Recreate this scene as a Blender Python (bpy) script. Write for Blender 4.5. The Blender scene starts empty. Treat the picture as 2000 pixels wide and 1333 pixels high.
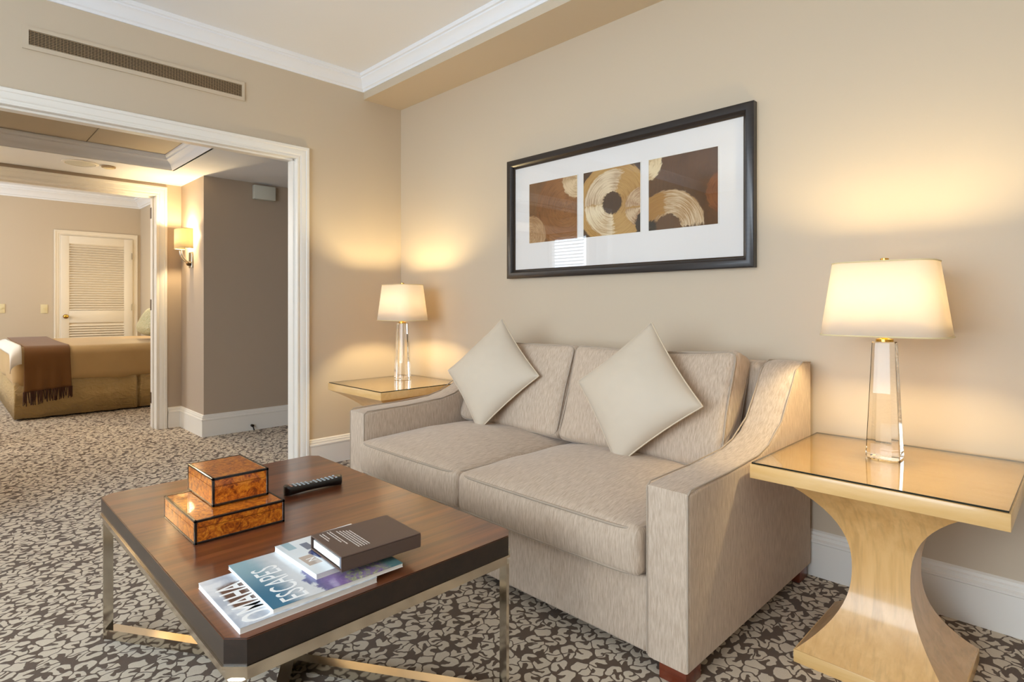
import bpy, bmesh, math, random
from mathutils import Vector, Matrix, noise
random.seed(7)
SC = bpy.context.scene
COL = SC.collection
PI = math.pi

# ------------------------------------------------------------------ materials
def lin(c):
    if isinstance(c, str):
        c = tuple(int(c[i:i+2], 16) for i in (0, 2, 4))
    if max(c) > 1.0: c = tuple(v/255 for v in c)
    return tuple(v/12.92 if v <= .04045 else ((v+.055)/1.055)**2.4 for v in c[:3]) + (1,)

class NT:
    def __init__(s, name):
        s.m = bpy.data.materials.new(name); s.m.use_nodes = True
        s.t = s.m.node_tree; s.t.nodes.clear()
        s.out = s.n('ShaderNodeOutputMaterial')
    def n(s, typ, **kw):
        nd = s.t.nodes.new(typ)
        for k, v in kw.items(): setattr(nd, k, v)
        return nd
    def set(s, sock, v):
        if isinstance(v, bpy.types.NodeSocket): s.t.links.new(v, sock)
        elif v is not None: sock.default_value = v
    def math(s, op, a, b=None, c=None):
        nd = s.n('ShaderNodeMath', operation=op)
        s.set(nd.inputs[0], a)
        if b is not None: s.set(nd.inputs[1], b)
        if c is not None: s.set(nd.inputs[2], c)
        return nd.outputs[0]
    def vmath(s, op, a, b=None):
        nd = s.n('ShaderNodeVectorMath', operation=op)
        s.set(nd.inputs[0], a)
        if b is not None: s.set(nd.inputs[1], b)
        return nd.outputs['Value'] if op in ('LENGTH', 'DISTANCE', 'DOT_PRODUCT') else nd.outputs[0]
    def obj(s): return s.n('ShaderNodeTexCoord').outputs['Object']
    def mapping(s, v, scale=(1,1,1), loc=(0,0,0), rot=(0,0,0)):
        nd = s.n('ShaderNodeMapping'); s.set(nd.inputs['Vector'], v)
        nd.inputs['Scale'].default_value = scale; nd.inputs['Location'].default_value = loc
        nd.inputs['Rotation'].default_value = rot
        return nd.outputs[0]
    def sep(s, v):
        nd = s.n('ShaderNodeSeparateXYZ'); s.set(nd.inputs[0], v); return nd.outputs
    def comb(s, x, y, z):
        nd = s.n('ShaderNodeCombineXYZ')
        for i, v in enumerate((x, y, z)): s.set(nd.inputs[i], v)
        return nd.outputs[0]
    def noise(s, v, scale, detail=2, rough=.5, dist=0):
        nd = s.n('ShaderNodeTexNoise'); s.set(nd.inputs['Vector'], v)
        nd.inputs['Scale'].default_value = scale; nd.inputs['Detail'].default_value = detail
        nd.inputs['Roughness'].default_value = rough; nd.inputs['Distortion'].default_value = dist
        return nd.outputs['Fac']
    def ramp(s, f, stops, interp='LINEAR'):
        nd = s.n('ShaderNodeValToRGB'); s.set(nd.inputs[0], f)
        cr = nd.color_ramp; cr.interpolation = interp
        while len(cr.elements) < len(stops): cr.elements.new(.5)
        for e, (p, c) in zip(cr.elements, stops):
            e.position = p; e.color = lin(c)
        return nd.outputs[0]
    def sstep(s, v, a, b):
        nd = s.n('ShaderNodeMapRange', interpolation_type='SMOOTHSTEP')
        s.set(nd.inputs[0], v); nd.inputs[1].default_value = a; nd.inputs[2].default_value = b
        return nd.outputs[0]
    def mix(s, f, a, b, mode='MIX'):
        nd = s.n('ShaderNodeMix', data_type='RGBA', blend_type=mode)
        s.set(nd.inputs[0], f)
        for i, v in ((6, a), (7, b)):
            s.set(nd.inputs[i], lin(v) if isinstance(v, (str, tuple)) else v)
        return nd.outputs[2]
    def bump(s, h, strength=.2, dist=.002):
        nd = s.n('ShaderNodeBump'); s.set(nd.inputs['Height'], h)
        nd.inputs['Strength'].default_value = strength; nd.inputs['Distance'].default_value = dist
        return nd.outputs[0]
    def bsdf(s, color, rough=.5, metal=0, coat=0, coat_rough=.05, normal=None, sheen=0, spec=.5, trans=0, ior=1.45):
        b = s.n('ShaderNodeBsdfPrincipled')
        s.set(b.inputs['Base Color'], lin(color) if isinstance(color, (str, tuple)) else color)
        s.set(b.inputs['Roughness'], rough); b.inputs['Metallic'].default_value = metal
        b.inputs['Coat Weight'].default_value = coat; b.inputs['Coat Roughness'].default_value = coat_rough
        b.inputs['Sheen Weight'].default_value = sheen; b.inputs['Specular IOR Level'].default_value = spec
        b.inputs['Transmission Weight'].default_value = trans; b.inputs['IOR'].default_value = ior
        if normal is not None: s.set(b.inputs['Normal'], normal)
        return b.outputs[0]
    def done(s, sh):
        s.t.links.new(sh, s.out.inputs['Surface']); return s.m

def plain(name, c, rough=.5, **kw):
    t = NT(name); return t.done(t.bsdf(c, rough, **kw))

def paint(name, c, rough=.6, amp=.05, spec=.4):
    t = NT(name); f = t.noise(t.obj(), 260, 2, .6); g = t.noise(t.obj(), 3, 2)
    dark = tuple(v*(1-amp) for v in lin(c)[:3])
    col = t.mix(g, lin(c), dark + (1,)) if False else None
    return t.done(t.bsdf(c, rough, normal=t.bump(f, .06, .001), spec=spec))

M = {}
M['wall'] = paint('wall_paint', (198,183,161), .55)
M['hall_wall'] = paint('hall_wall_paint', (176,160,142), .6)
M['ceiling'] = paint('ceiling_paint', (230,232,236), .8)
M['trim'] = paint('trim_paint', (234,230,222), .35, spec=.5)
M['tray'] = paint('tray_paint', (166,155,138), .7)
M['door'] = paint('door_paint', (232,222,204), .4)
M['black_metal'] = plain('dark_metal', (40,36,32), .4, metal=.6)
M['dark'] = plain('duct_shade', (30,24,18), .9)
M['brass'] = plain('brass', (214,170,80), .22, metal=1)
M['bronze'] = plain('bronze', (84,62,38), .45, metal=.3)
M['nickel'] = plain('brushed_nickel', (200,194,180), .22, metal=1)
M['chrome'] = plain('chrome_steel', (216,206,190), .12, metal=1)
M['plastic_white'] = plain('white_plastic', (206,206,194), .45)
M['ivory'] = plain('ivory_plastic', (222,208,166), .45)
M['grille'] = plain('grille_tan', (176,152,120), .6)

def carpet():
    t = NT('carpet'); o = t.obj()
    w = t.n('ShaderNodeTexNoise'); t.set(w.inputs['Vector'], o); w.inputs['Scale'].default_value = 26; w.inputs['Detail'].default_value = 1
    wob = t.vmath('MULTIPLY', t.vmath('SUBTRACT', w.outputs['Color'], (.5,.5,.5)), (.034,.034,0))
    p = t.vmath('ADD', o, wob)
    p = t.mapping(p, (22, 19.5, 0), rot=(0,0,.5))
    v = t.n('ShaderNodeTexVoronoi', voronoi_dimensions='2D', feature='F1'); t.set(v.inputs['Vector'], p); v.inputs['Scale'].default_value = 1; v.inputs['Randomness'].default_value = .74
    e = t.n('ShaderNodeTexVoronoi', voronoi_dimensions='2D', feature='DISTANCE_TO_EDGE'); t.set(e.inputs['Vector'], p); e.inputs['Scale'].default_value = 1; e.inputs['Randomness'].default_value = .74
    loc = t.vmath('SUBTRACT', p, v.outputs['Position'])
    cs = t.n('ShaderNodeSeparateColor'); t.set(cs.inputs[0], v.outputs['Color'])
    ang = t.math('MULTIPLY', cs.outputs[0], 6.283)
    r = t.n('ShaderNodeVectorRotate', rotation_type='Z_AXIS'); t.set(r.inputs['Vector'], loc); t.set(r.inputs['Angle'], ang)
    x, y, _ = t.sep(r.outputs[0])
    rad = t.vmath('LENGTH', loc)
    ring = t.math('SUBTRACT', 1, t.sstep(t.math('ABSOLUTE', t.math('SUBTRACT', rad, .340)), .195, .240))
    slope = t.math('ADD', .05, t.math('MULTIPLY', cs.outputs[1], .70))
    wedge = t.math('SUBTRACT', t.math('ABSOLUTE', y), t.math('ADD', .075, t.math('MULTIPLY', x, slope)))
    notch = t.math('MAXIMUM', t.sstep(wedge, -.02, .03), t.math('LESS_THAN', x, 0.0))
    solid = t.math('MULTIPLY', t.math('GREATER_THAN', cs.outputs[2], .86), t.math('SUBTRACT', 1, t.sstep(rad, .44, .50)))
    blob = t.sstep(e.outputs['Distance'], .035, .07)
    notch = t.math('MAXIMUM', t.math('MULTIPLY', ring, notch), solid)
    m = t.math('MULTIPLY', notch, blob)
    f = t.noise(o, 420, 2, .7)
    big = t.noise(o, 1.3, 2)
    light = t.mix(f, (190,174,150), (230,216,194))
    dark = t.mix(f, (74,54,38), (110,88,66))
    col = t.mix(m, dark, light)
    h = t.math('ADD', t.math('MULTIPLY', m, .6), f)
    return t.done(t.bsdf(col, .95, normal=t.bump(h, .5, .004), spec=.1, sheen=.2))
M['carpet'] = carpet()

def linen(name, c1, c2, streak=1.0):
    t = NT(name); o = t.obj(); x, y, z = t.sep(o)
    g = t.n('ShaderNodeNewGeometry'); nx = t.math('ABSOLUTE', t.sep(g.outputs['Normal'])[0])
    lo = t.math('ADD', y, z)
    a = t.comb(t.math('MULTIPLY', x, 640), t.math('MULTIPLY', lo, 24), 0)
    b = t.comb(t.math('MULTIPLY', y, 640), t.math('MULTIPLY', z, 24), 3.1)
    sel = t.math('GREATER_THAN', nx, .75)
    mv = t.n('ShaderNodeMix', data_type='VECTOR'); t.set(mv.inputs[0], sel); t.set(mv.inputs[4], a); t.set(mv.inputs[5], b)
    f = t.noise(mv.outputs[1], 1, 3, .65)
    f2 = t.noise(t.vmath('MULTIPLY', mv.outputs[1], (.22,.8,1)), 1, 2, .6)
    fac = t.math('ADD', t.math('MULTIPLY', f, .6), t.math('MULTIPLY', f2, .4))
    fac = t.sstep(fac, .30, .70)
    col = t.mix(fac, c1, c2)
    return t.done(t.bsdf(col, .85, normal=t.bump(fac, .25, .001), sheen=.25, spec=.2))
M['sofa'] = linen('sofa_linen', (172,151,130), (212,194,174))
M['sofa_pipe'] = plain('sofa_piping', (172,156,138), .8, sheen=.2)

def satin(name, c, rough=.6, sc=900, wr=0):
    t = NT(name); o = t.obj()
    f = t.noise(o, sc, 2, .6)
    h = f
    if wr:
        w = t.noise(t.mapping(o, (1,1,1.6)), wr, 3, .55, 1.2); h = t.math('ADD', t.math('MULTIPLY', w, 8), f)
    col = t.mix(t.noise(o, 6, 2), tuple(int(v*.95) for v in c), c)
    return t.done(t.bsdf(col, rough, normal=t.bump(h, .7 if wr else .1, .012 if wr else .001), sheen=.15, spec=.35))
M['cushion'] = satin('cream_satin', (210,196,176), .6)
M['cushion_pipe'] = satin('cream_cord', (220,204,178), .6)
M['bed_cover'] = satin('bed_cover_cloth', (192,160,110), .65, 500)
M['bed_skirt'] = satin('bed_skirt_satin', (216,184,124), .32, 700, 12)
M['throw'] = satin('brown_wool', (112,74,34), .85, 400)
M['fringe'] = satin('dark_brown_wool', (70,38,20), .85, 400)
M['sheet'] = satin('white_sheet', (230,224,214), .7)

def floral():
    t = NT('floral_cloth'); o = t.obj()
    f = t.noise(o, 22, 2, .5, 2.5)
    return t.done(t.bsdf(t.ramp(f, [(.38,(196,186,150)),(.5,(160,156,112)),(.56,(208,200,168)),(.66,(170,150,90))]), .7))
M['floral'] = floral()

def wood(name, c1, c2, axis, fine=60, stretch=.06, rough=.35, coat=.6, cr=.08, fig=0):
    t = NT(name); o = t.obj()
    s = [1,1,1]; s[axis] = stretch
    v = t.mapping(o, tuple(s))
    f = t.noise(v, fine, 4, .6, .4); g = t.noise(v, fine*.15, 3, .5, .8)
    fac = t.math('ADD', t.math('MULTIPLY', f, .5), t.math('MULTIPLY', g, .5))
    fac = t.sstep(fac, .34, .66)
    col = t.mix(fac, c1, c2)
    if fig:
        k = t.noise(t.mapping(o, (fig,fig*.3,4)), 1, 2, .6, .3)
        col = t.mix(t.math('MULTIPLY', t.sstep(k, .45, .7), .35), col, tuple(int(v*.82) for v in c1))
    return t.done(t.bsdf(col, rough, coat=coat, coat_rough=cr))
M['walnut_top'] = wood('walnut_top', (84,42,22), (128,72,40), 1, 55, .05, .34, .8, .16)
M['walnut_edge'] = wood('walnut_edge', (27,18,13), (44,29,21), 0, 55, .05, .4, .4, .15)
M['maple'] = wood('maple', (214,166,102), (230,186,124), 2, 40, .12, .35, .5, .12, 60)
M['maple_flat'] = wood('maple_flat', (222,178,112), (234,196,138), 0, 40, .12, .35, .5, .12)
M['leg_wood'] = wood('mahogany', (88,36,20), (120,54,30), 0, 50, .1, .35, .4, .1)

def burl():
    t = NT('burl_veneer'); o = t.obj()
    f = t.noise(o, 42, 5, .65, 1.6); g = t.noise(o, 130, 3, .6, .6)
    fac = t.math('ADD', t.math('MULTIPLY', f, .75), t.math('MULTIPLY', g, .25))
    col = t.ramp(fac, [(.3,(70,26,6)),(.42,(150,70,14)),(.52,(204,112,26)),(.62,(232,152,46)),(.75,(164,84,20))])
    return t.done(t.bsdf(col, .3, coat=1, coat_rough=.03))
M['burl'] = burl()
M['black_lacquer'] = plain('black_lacquer', (26,20,18), .2, coat=.8)
M['black_frame'] = wood('black_frame', (24,19,18), (38,31,29), 0, 80, .05, .4, .35, .2)
M['bronze_fillet'] = plain('bronze_fillet', (58,44,30), .3, metal=.4)  # bronze tint stands in for lamplight reflected on the frame's inner face
M['mat_board'] = plain('mat_board', (236,233,230), .8)

def pane(name, tint=(255,255,255), rough=0.0, ior=1.5, boost=1.0):
    t = NT(name)
    tr = t.n('ShaderNodeBsdfTransparent'); tr.inputs[0].default_value = lin(tint)
    gl = t.n('ShaderNodeBsdfGlossy'); gl.inputs['Roughness'].default_value = rough
    g = t.n('ShaderNodeNewGeometry')
    c = t.math('SUBTRACT', 1.0, t.math('ABSOLUTE', t.vmath('DOT_PRODUCT', g.outputs['Incoming'], g.outputs['Normal'])))
    fr = t.math('ADD', .04, t.math('MULTIPLY', .9, t.math('POWER', c, 5)))
    mx = t.n('ShaderNodeMixShader'); t.set(mx.inputs[0], t.math('MULTIPLY', fr, boost))
    t.t.links.new(tr.outputs[0], mx.inputs[1]); t.t.links.new(gl.outputs[0], mx.inputs[2])
    return t.done(mx.outputs[0])
M['pane'] = pane('glazing', (255,255,255))
M['table_glass'] = pane('table_glass', (254,252,246), .01, 1.5, 1.25)
M['glass_edge'] = plain('glass_edge', (30,34,26), .15)

def crystal():
    t = NT('crystal_glass')
    g = t.n('ShaderNodeBsdfGlass'); g.inputs['IOR'].default_value = 1.48; g.inputs['Roughness'].default_value = 0
    g.inputs['Color'].default_value = (1,.99,.97,1)
    return t.done(g.outputs[0])
M['crystal'] = crystal()

def shade_mat(name, c, tl=.55):
    t = NT(name); f = t.noise(t.obj(), 700, 2, .6)
    d = t.n('ShaderNodeBsdfDiffuse'); d.inputs[0].default_value = lin(c)
    tr = t.n('ShaderNodeBsdfTranslucent'); tr.inputs[0].default_value = lin(c)
    t.set(d.inputs['Normal'], t.bump(f, .1, .001))
    mx = t.n('ShaderNodeMixShader'); mx.inputs[0].default_value = tl
    t.t.links.new(d.outputs[0], mx.inputs[1]); t.t.links.new(tr.outputs[0], mx.inputs[2])
    return t.done(mx.outputs[0])
M['shade'] = shade_mat('lamp_shade_linen', (246,238,226), .4)
M['sconce_shade'] = shade_mat('sconce_shade_silk', (250,240,208), .5)
M['paper'] = plain('page_paper', (236,234,228), .6)
M['remote'] = plain('remote_black', (22,20,20), .3, coat=.3)
M['btn'] = plain('remote_button_blue', (206,224,240), .5)
M['btn_red'] = plain('remote_button_tan', (196,150,130), .5)
M['book_cover'] = plain('book_brown', (92,74,66), .45)
M['book_line'] = plain('book_print_white', (226,222,216), .6)
M['book_edge'] = plain('book_edge_grey', (112,118,130), .5)
M['print_white'] = plain('print_white', (244,246,246), .4)
M['print_dark'] = plain('print_dark', (70,52,50), .5)

# ------------------------------------------------------------------ mesh helpers
def BM(): return bmesh.new()
def add_box(bm, x0, x1, y0, y1, z0, z1, bev=0, seg=2):
    r = bmesh.ops.create_cube(bm, size=1)
    vs = r['verts']
    for v in vs:
        v.co = Vector((x0+(v.co.x+.5)*(x1-x0), y0+(v.co.y+.5)*(y1-y0), z0+(v.co.z+.5)*(z1-z0)))
    if bev:
        es = list({e for v in vs for e in v.link_edges})
        bmesh.ops.bevel(bm, geom=es, offset=bev, segments=seg, affect='EDGES', profile=.5)
    return bm
def box(*a, **k): return add_box(BM(), *a, **k)

def add_prism(bm, poly, axis, a, b):
    """poly: 2D points in the other two axes (cyclic order), extruded along axis from a to b"""
    def P(u, v, w):
        return {0: (w,u,v), 1: (u,w,v), 2: (u,v,w)}[axis]
    A = [bm.verts.new(P(u,v,a)) for u, v in poly]; B = [bm.verts.new(P(u,v,b)) for u, v in poly]
    n = len(poly)
    fs = [bm.faces.new(A), bm.faces.new(B[::-1])]
    for i in range(n):
        fs.append(bm.faces.new((A[i], B[i], B[(i+1)%n], A[(i+1)%n])))
    bmesh.ops.recalc_face_normals(bm, faces=fs)
    return bm

def add_lathe(bm, prof, cx, cy, seg=24, sx=1, sy=1, rot=0):
    rings = []
    for r, z in prof:
        rings.append([bm.verts.new((cx+r*sx*math.cos(rot+2*PI*i/seg), cy+r*sy*math.sin(rot+2*PI*i/seg), z)) for i in range(seg)])
    fs = []
    for a, b in zip(rings, rings[1:]):
        for i in range(seg):
            fs.append(bm.faces.new((a[i], a[(i+1)%seg], b[(i+1)%seg], b[i])))
    fs.append(bm.faces.new(rings[0][::-1])); fs.append(bm.faces.new(rings[-1]))
    bmesh.ops.recalc_face_normals(bm, faces=fs)
    return bm

def add_tube(bm, pts, r, seg=8, closed=False):
    pts = [Vector(p) for p in pts]; n = len(pts); rings = []
    up = None
    for i, p in enumerate(pts):
        if closed: d = (pts[(i+1)%n]-pts[i-1]).normalized()
        else: d = (pts[min(i+1,n-1)]-pts[max(i-1,0)]).normalized()
        if up is None:
            up = Vector((0,0,1)) if abs(d.z) < .9 else Vector((1,0,0))
        s = d.cross(up).normalized(); up = s.cross(d).normalized()
        rr = r[i] if isinstance(r, (list, tuple)) else r
        rings.append([bm.verts.new(p+s*rr*math.cos(2*PI*k/seg)+up*rr*math.sin(2*PI*k/seg)) for k in range(seg)])
    fs = []
    m = n if closed else n-1
    for i in range(m):
        a, b = rings[i], rings[(i+1)%n]
        for k in range(seg): fs.append(bm.faces.new((a[k], a[(k+1)%seg], b[(k+1)%seg], b[k])))
    if not closed:
        fs.append(bm.faces.new(rings[0][::-1])); fs.append(bm.faces.new(rings[-1]))
    bmesh.ops.recalc_face_normals(bm, faces=fs)
    return bm

def add_sweep(bm, prof, path, N, side=1, closed=False):
    """prof: list of (a, b): a along the mitred side normal of a planar path, b along N"""
    N = Vector(N); P = [Vector(p) for p in path]; n = len(P)
    nor = []
    segs = n if closed else n-1
    for i in range(segs):
        d = (P[(i+1)%n]-P[i]).normalized(); nor.append(N.cross(d).normalized()*side)
    rings = []
    for i in range(n):
        if closed: a, b = nor[i-1], nor[i]
        else: a, b = nor[max(i-1,0)], nor[min(i,segs-1)]
        m = (a+b)/(1+a.dot(b))
        rings.append([bm.verts.new(P[i]+m*u+N*v) for u, v in prof])
    k = len(prof); fs = []
    for i in range(segs):
        a, b = rings[i], rings[(i+1)%n]
        for j in range(k): fs.append(bm.faces.new((a[j], a[(j+1)%k], b[(j+1)%k], b[j])))
    if not closed:
        fs.append(bm.faces.new(rings[0][::-1])); fs.append(bm.faces.new(rings[-1]))
    bmesh.ops.recalc_face_normals(bm, faces=fs)
    return bm

def axis_list(h, r, n):
    a = [-h + r*(1-math.cos(t*PI/2/4))*1.0 for t in range(4)]
    a = [-h + r*(t/4) for t in range(4)]
    m = [-(h-r) + 2*(h-r)*i/n for i in range(n+1)]
    return a + m + [-v for v in reversed(a)]

def rounded_box(cx, cy, cz, w, d, h, r, fn=None, n=(14,10,3)):
    """soft box as one welded mesh; fn(u,v,w, p) -> displaced point with u,v,w in -1..1"""
    bm = BM(); hs = (w/2, d/2, h/2); L = [axis_list(hs[i], r, n[i]) for i in range(3)]
    for ax in range(3):
        o = [i for i in range(3) if i != ax]
        for sg in (-1, 1):
            g = []
            for a in L[o[0]]:
                row = []
                for b in L[o[1]]:
                    p = [0,0,0]; p[ax] = sg*hs[ax]; p[o[0]] = a; p[o[1]] = b
                    row.append(bm.verts.new(p))
                g.append(row)
            for i in range(len(g)-1):
                for j in range(len(g[0])-1):
                    bm.faces.new((g[i][j], g[i+1][j], g[i+1][j+1], g[i][j+1]))
    bmesh.ops.remove_doubles(bm, verts=bm.verts, dist=1e-5)
    for v in bm.verts:
        p = v.co
        q = Vector([max(-(hs[i]-r), min(hs[i]-r, p[i])) for i in range(3)])
        dd = p-q
        if dd.length > 1e-9: p = q+dd.normalized()*r
        if fn: p = fn(p.x/hs[0], p.y/hs[1], p.z/hs[2], p.copy())
        v.co = p+Vector((cx,cy,cz))
    bmesh.ops.recalc_face_normals(bm, faces=bm.faces)
    return bm

# ------------------------------------------------------------------ object helpers
def link(name, bm, m, loc=(0,0,0), smooth=True, angle=35):
    me = bpy.data.meshes.new(name)
    bm.normal_update(); bm.to_mesh(me); bm.free()
    for mm in (m if isinstance(m, (list, tuple)) else [m]): me.materials.append(mm)
    if smooth:
        for p in me.polygons: p.use_smooth = True
        try: me.set_sharp_from_angle(angle=math.radians(angle))
        except Exception: pass
    o = bpy.data.objects.new(name, me); COL.objects.link(o); o.location = loc
    return o
def tag(o, label=None, cat=None, group=None, kind=None):
    if label: o['label'] = label
    if cat: o['category'] = cat
    if group: o['group'] = group
    if kind: o['kind'] = kind
    return o
def thing(name, loc, label, cat, group=None):
    o = bpy.data.objects.new(name, None); COL.objects.link(o); o.location = loc
    o.empty_display_size = .05
    return tag(o, label, cat, group)
def part(root, name, bm, m, parent=None, label=None, angle=35, local=False):
    if not local: bmesh.ops.translate(bm, verts=bm.verts, vec=-Vector(root.location))
    o = link(name, bm, m, angle=angle); o.parent = parent or root
    if label: o['label'] = label
    return o
def single(name, bm, m, origin, label, cat, group=None, angle=35):
    bmesh.ops.translate(bm, verts=bm.verts, vec=-Vector(origin))
    return tag(link(name, bm, m, origin, angle=angle), label, cat, group)
def struct(name, bm, m, parent=None, label=None, angle=35):
    o = link(name, bm, m, angle=angle)
    if parent: o.parent = parent
    else: o['kind'] = 'structure'
    if label: o['label'] = label
    return o
def text_bm(s, size, mtx, extrude=.0002, sx=1.0, bold=0.0):
    cu = bpy.data.curves.new('lettering', 'FONT'); cu.body = s; cu.size = size; cu.extrude = extrude
    cu.align_x = 'LEFT'; cu.offset = bold; cu.resolution_u = 3
    o = bpy.data.objects.new('lettering', cu); COL.objects.link(o)
    bpy.context.view_layer.update()
    me = bpy.data.meshes.new_from_object(o.evaluated_get(bpy.context.evaluated_depsgraph_get()))
    bm = BM(); bm.from_mesh(me)
    w = max(v.co.x for v in bm.verts)
    for v in bm.verts: v.co.x *= sx
    bmesh.ops.transform(bm, matrix=mtx, verts=bm.verts)
    bpy.data.objects.remove(o); bpy.data.curves.remove(cu); bpy.data.meshes.remove(me)
    return bm

# ================================================================== SETTING
CEIL = 2.82; HC = 2.235
struct('floor', box(-6.4, 6.4, -5.4, .8, -.06, 0), M['carpet'])
struct('wall_back', box(-.12, 6.3, 0, .1, 0, 2.95), M['wall'])
bm = BM()
add_box(bm, -.12, 0, -.845, .8, 0, 2.95); add_box(bm, -.12, 0, -2.75, -.845, 2.13, 2.95); add_box(bm, -.12, 0, -5.3, -2.75, 0, 2.95)
struct('wall_left', bm, M['wall'])
def wall_with_window(bm, x0, x1, y0, y1, z1, wx0, wx1, wz0, wz1):
    add_box(bm, x0, wx0, y0, y1, 0, z1); add_box(bm, wx1, x1, y0, y1, 0, z1)
    add_box(bm, wx0, wx1, y0, y1, 0, wz0); add_box(bm, wx0, wx1, y0, y1, wz1, z1)
    return bm
W1 = (1.0, 4.5, .45, 2.5)
struct('wall_front', wall_with_window(BM(), -.12, 6.3, -5.3, -5.2, 2.95, *W1), M['wall'])
struct('wall_right', box(6.2, 6.3, -5.3, .1, 0, 2.95), M['wall'])
struct('ceiling', box(-.12, 6.3, -5.3, .1, CEIL, 2.95), M['ceiling'])
struct('ceiling_soffit', box(0, 6.2, -.33, 0, 2.66, CEIL), M['wall'])

def window(n, x0, x1, y, z0, z1, mull=3, blinds=False):
    fw = .06
    bm = BM()
    for a, b, c, d in ((x0, x0+fw, z0, z1), (x1-fw, x1, z0, z1), (x0+fw, x1-fw, z0, z0+fw), (x0+fw, x1-fw, z1-fw, z1)):
        add_box(bm, a, b, y-.03, y+.03, c, d)
    for i in range(1, mull):
        xm = x0+(x1-x0)*i/mull; add_box(bm, xm-.025, xm+.025, y-.025, y+.025, z0+fw, z1-fw)
    w = struct('window_%d' % n, bm, M['trim'])
    struct('window_pane', box(x0+fw, x1-fw, y-.004, y+.004, z0+fw, z1-fw), M['pane'], w)
    if blinds:
        bm = BM(); z = z0+.08
        while z < z1-.06:
            add_prism(bm, [(y+.05, z+.024), (y+.092, z), (y+.092, z+.002), (y+.05, z+.026)], 0, x0+.07, x1-.07); z += .05
        struct('window_blind', bm, M['ceiling'], w)
    return w
window(1, W1[0], W1[1], -5.25, W1[2], W1[3], 4)

# hall shell
struct('wall_hall', box(-2.255, -1.52, -.97, .8, 0, 2.45), M['hall_wall'])
W2 = (-2.14, -1.36, .8, 2.225)
struct('wall_hall_front', wall_with_window(BM(), -2.155, -.12, -4.3, -4.2, 2.45, *W2), M['hall_wall'])
window(2, W2[0], W2[1], -4.25, W2[2], W2[3], 1, True)
struct('wall_hall_end', box(-1.52, -.12, .7, .8, 0, 2.45), M['hall_wall'])
TX0, TX1, TY0, TY1 = -1.50, -.42, -3.7, -1.21
bm = BM()
add_box(bm, -2.255, TX0, -4.3, -.97, HC, 2.45); add_box(bm, TX1, -.12, -4.3, .8, HC, 2.45)
add_box(bm, TX0, TX1, TY1, .8, HC, 2.45); add_box(bm, TX0, TX1, -4.3, TY0, HC, 2.45); add_box(bm, -1.53, TX0, -.97, .8, HC, 2.45)
struct('ceiling_hall', bm, M['ceiling'])
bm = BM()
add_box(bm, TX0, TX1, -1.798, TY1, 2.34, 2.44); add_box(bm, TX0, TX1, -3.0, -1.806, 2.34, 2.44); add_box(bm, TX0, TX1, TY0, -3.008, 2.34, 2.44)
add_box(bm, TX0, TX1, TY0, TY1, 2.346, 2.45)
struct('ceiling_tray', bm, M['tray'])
bm = BM()
DY0, DY1, DZ = -2.75, -1.175, 2.12
add_box(bm, -2.255, -2.155, DY1, -.97, 0, 2.75); add_box(bm, -2.255, -2.155, -4.25, DY0, 0, 2.75); add_box(bm, -2.255, -2.155, DY0, DY1, DZ, 2.75)
struct('wall_bedroom_door', bm, M['hall_wall'])
# bedroom shell
struct('wall_bedroom_back', box(-6.3, -6.2, -4.3, -.3, 0, 2.75), M['wall'])
struct('wall_headboard', box(-6.3, -2.255, -.42, -.3, 0, 2.75), M['wall'])
W3 = (-5.6, -3.8, .8, 2.2)
struct('wall_bedroom_front', wall_with_window(BM(), -6.3, -2.155, -4.3, -4.2, 2.75, *W3), M['wall'])
window(3, W3[0], W3[1], -4.25, W3[2], W3[3], 3)
struct('ceiling_bedroom', box(-6.3, -2.155, -4.3, -.3, 2.70, 2.8), M['ceiling'])

# baseboards, crown mouldings, casings
BB = [(0,0),(.018,0),(.018,.137),(.023,.141),(.023,.150),(.015,.156),(.015,.168),(.010,.172),(.009,.182),(0,.188)]
struct('baseboard_back', add_sweep(BM(), BB, [(6.2,0,0),(0,0,0)], (0,0,1)), M['trim'])
struct('baseboard_left', add_sweep(BM(), BB, [(0,-.001,0),(0,-.762,0)], (0,0,1)), M['trim'])
struct('baseboard_hall', add_sweep(BM(), BB, [(-1.52,.7,0),(-1.52,-.97,0),(-2.155,-.97,0),(-2.155,-1.083,0)], (0,0,1), side=1), M['trim'])
struct('baseboard_bedroom', add_sweep(BM(), BB, [(-6.2,-1.445,0),(-6.2,-4.2,0)], (0,0,1), side=1), M['trim'])
CR = [(0,-.108),(.008,-.108),(.010,-.094),(.020,-.088),(.024,-.070),(.040,-.046),(.056,-.034),(.056,-.024),(.066,-.020),(.072,-.008),(.072,0),(0,0)]
struct('trim_1', add_sweep(BM(), CR, [(6.2,-.33,CEIL),(0,-.33,CEIL),(0,-5.2,CEIL),(6.2,-5.2,CEIL)], (0,0,1), closed=True), M['ceiling'])
CR2 = [(a*1.5, b*1.25) for a, b in CR]
struct('trim_2', add_sweep(BM(), CR2, [(-2.255,-.42,2.70),(-6.2,-.42,2.70),(-6.2,-4.2,2.70)], (0,0,1)), M['ceiling'])
CR3 = [(-.012,-.104),(.004,-.104),(.012,-.094),(.018,-.088),(.024,-.07),(.04,-.05),(.058,-.036),(.058,-.026),(.068,-.02),(.074,-.008),(.074,0),(-.012,0)]
struct('trim_3', add_sweep(BM(), CR3, [(TX1,TY1,2.339),(TX0,TY1,2.339),(TX0,TY0,2.339),(TX1,TY0,2.339)], (0,0,1), closed=True), M['ceiling'])
CA = [(0,0),(0,.014),(.010,.014),(.014,.010),(.022,.010),(.028,.016),(.05,.020),(.058,.020),(.062,.026),(.078,.026),(.083,.018),(.083,0)]
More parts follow.
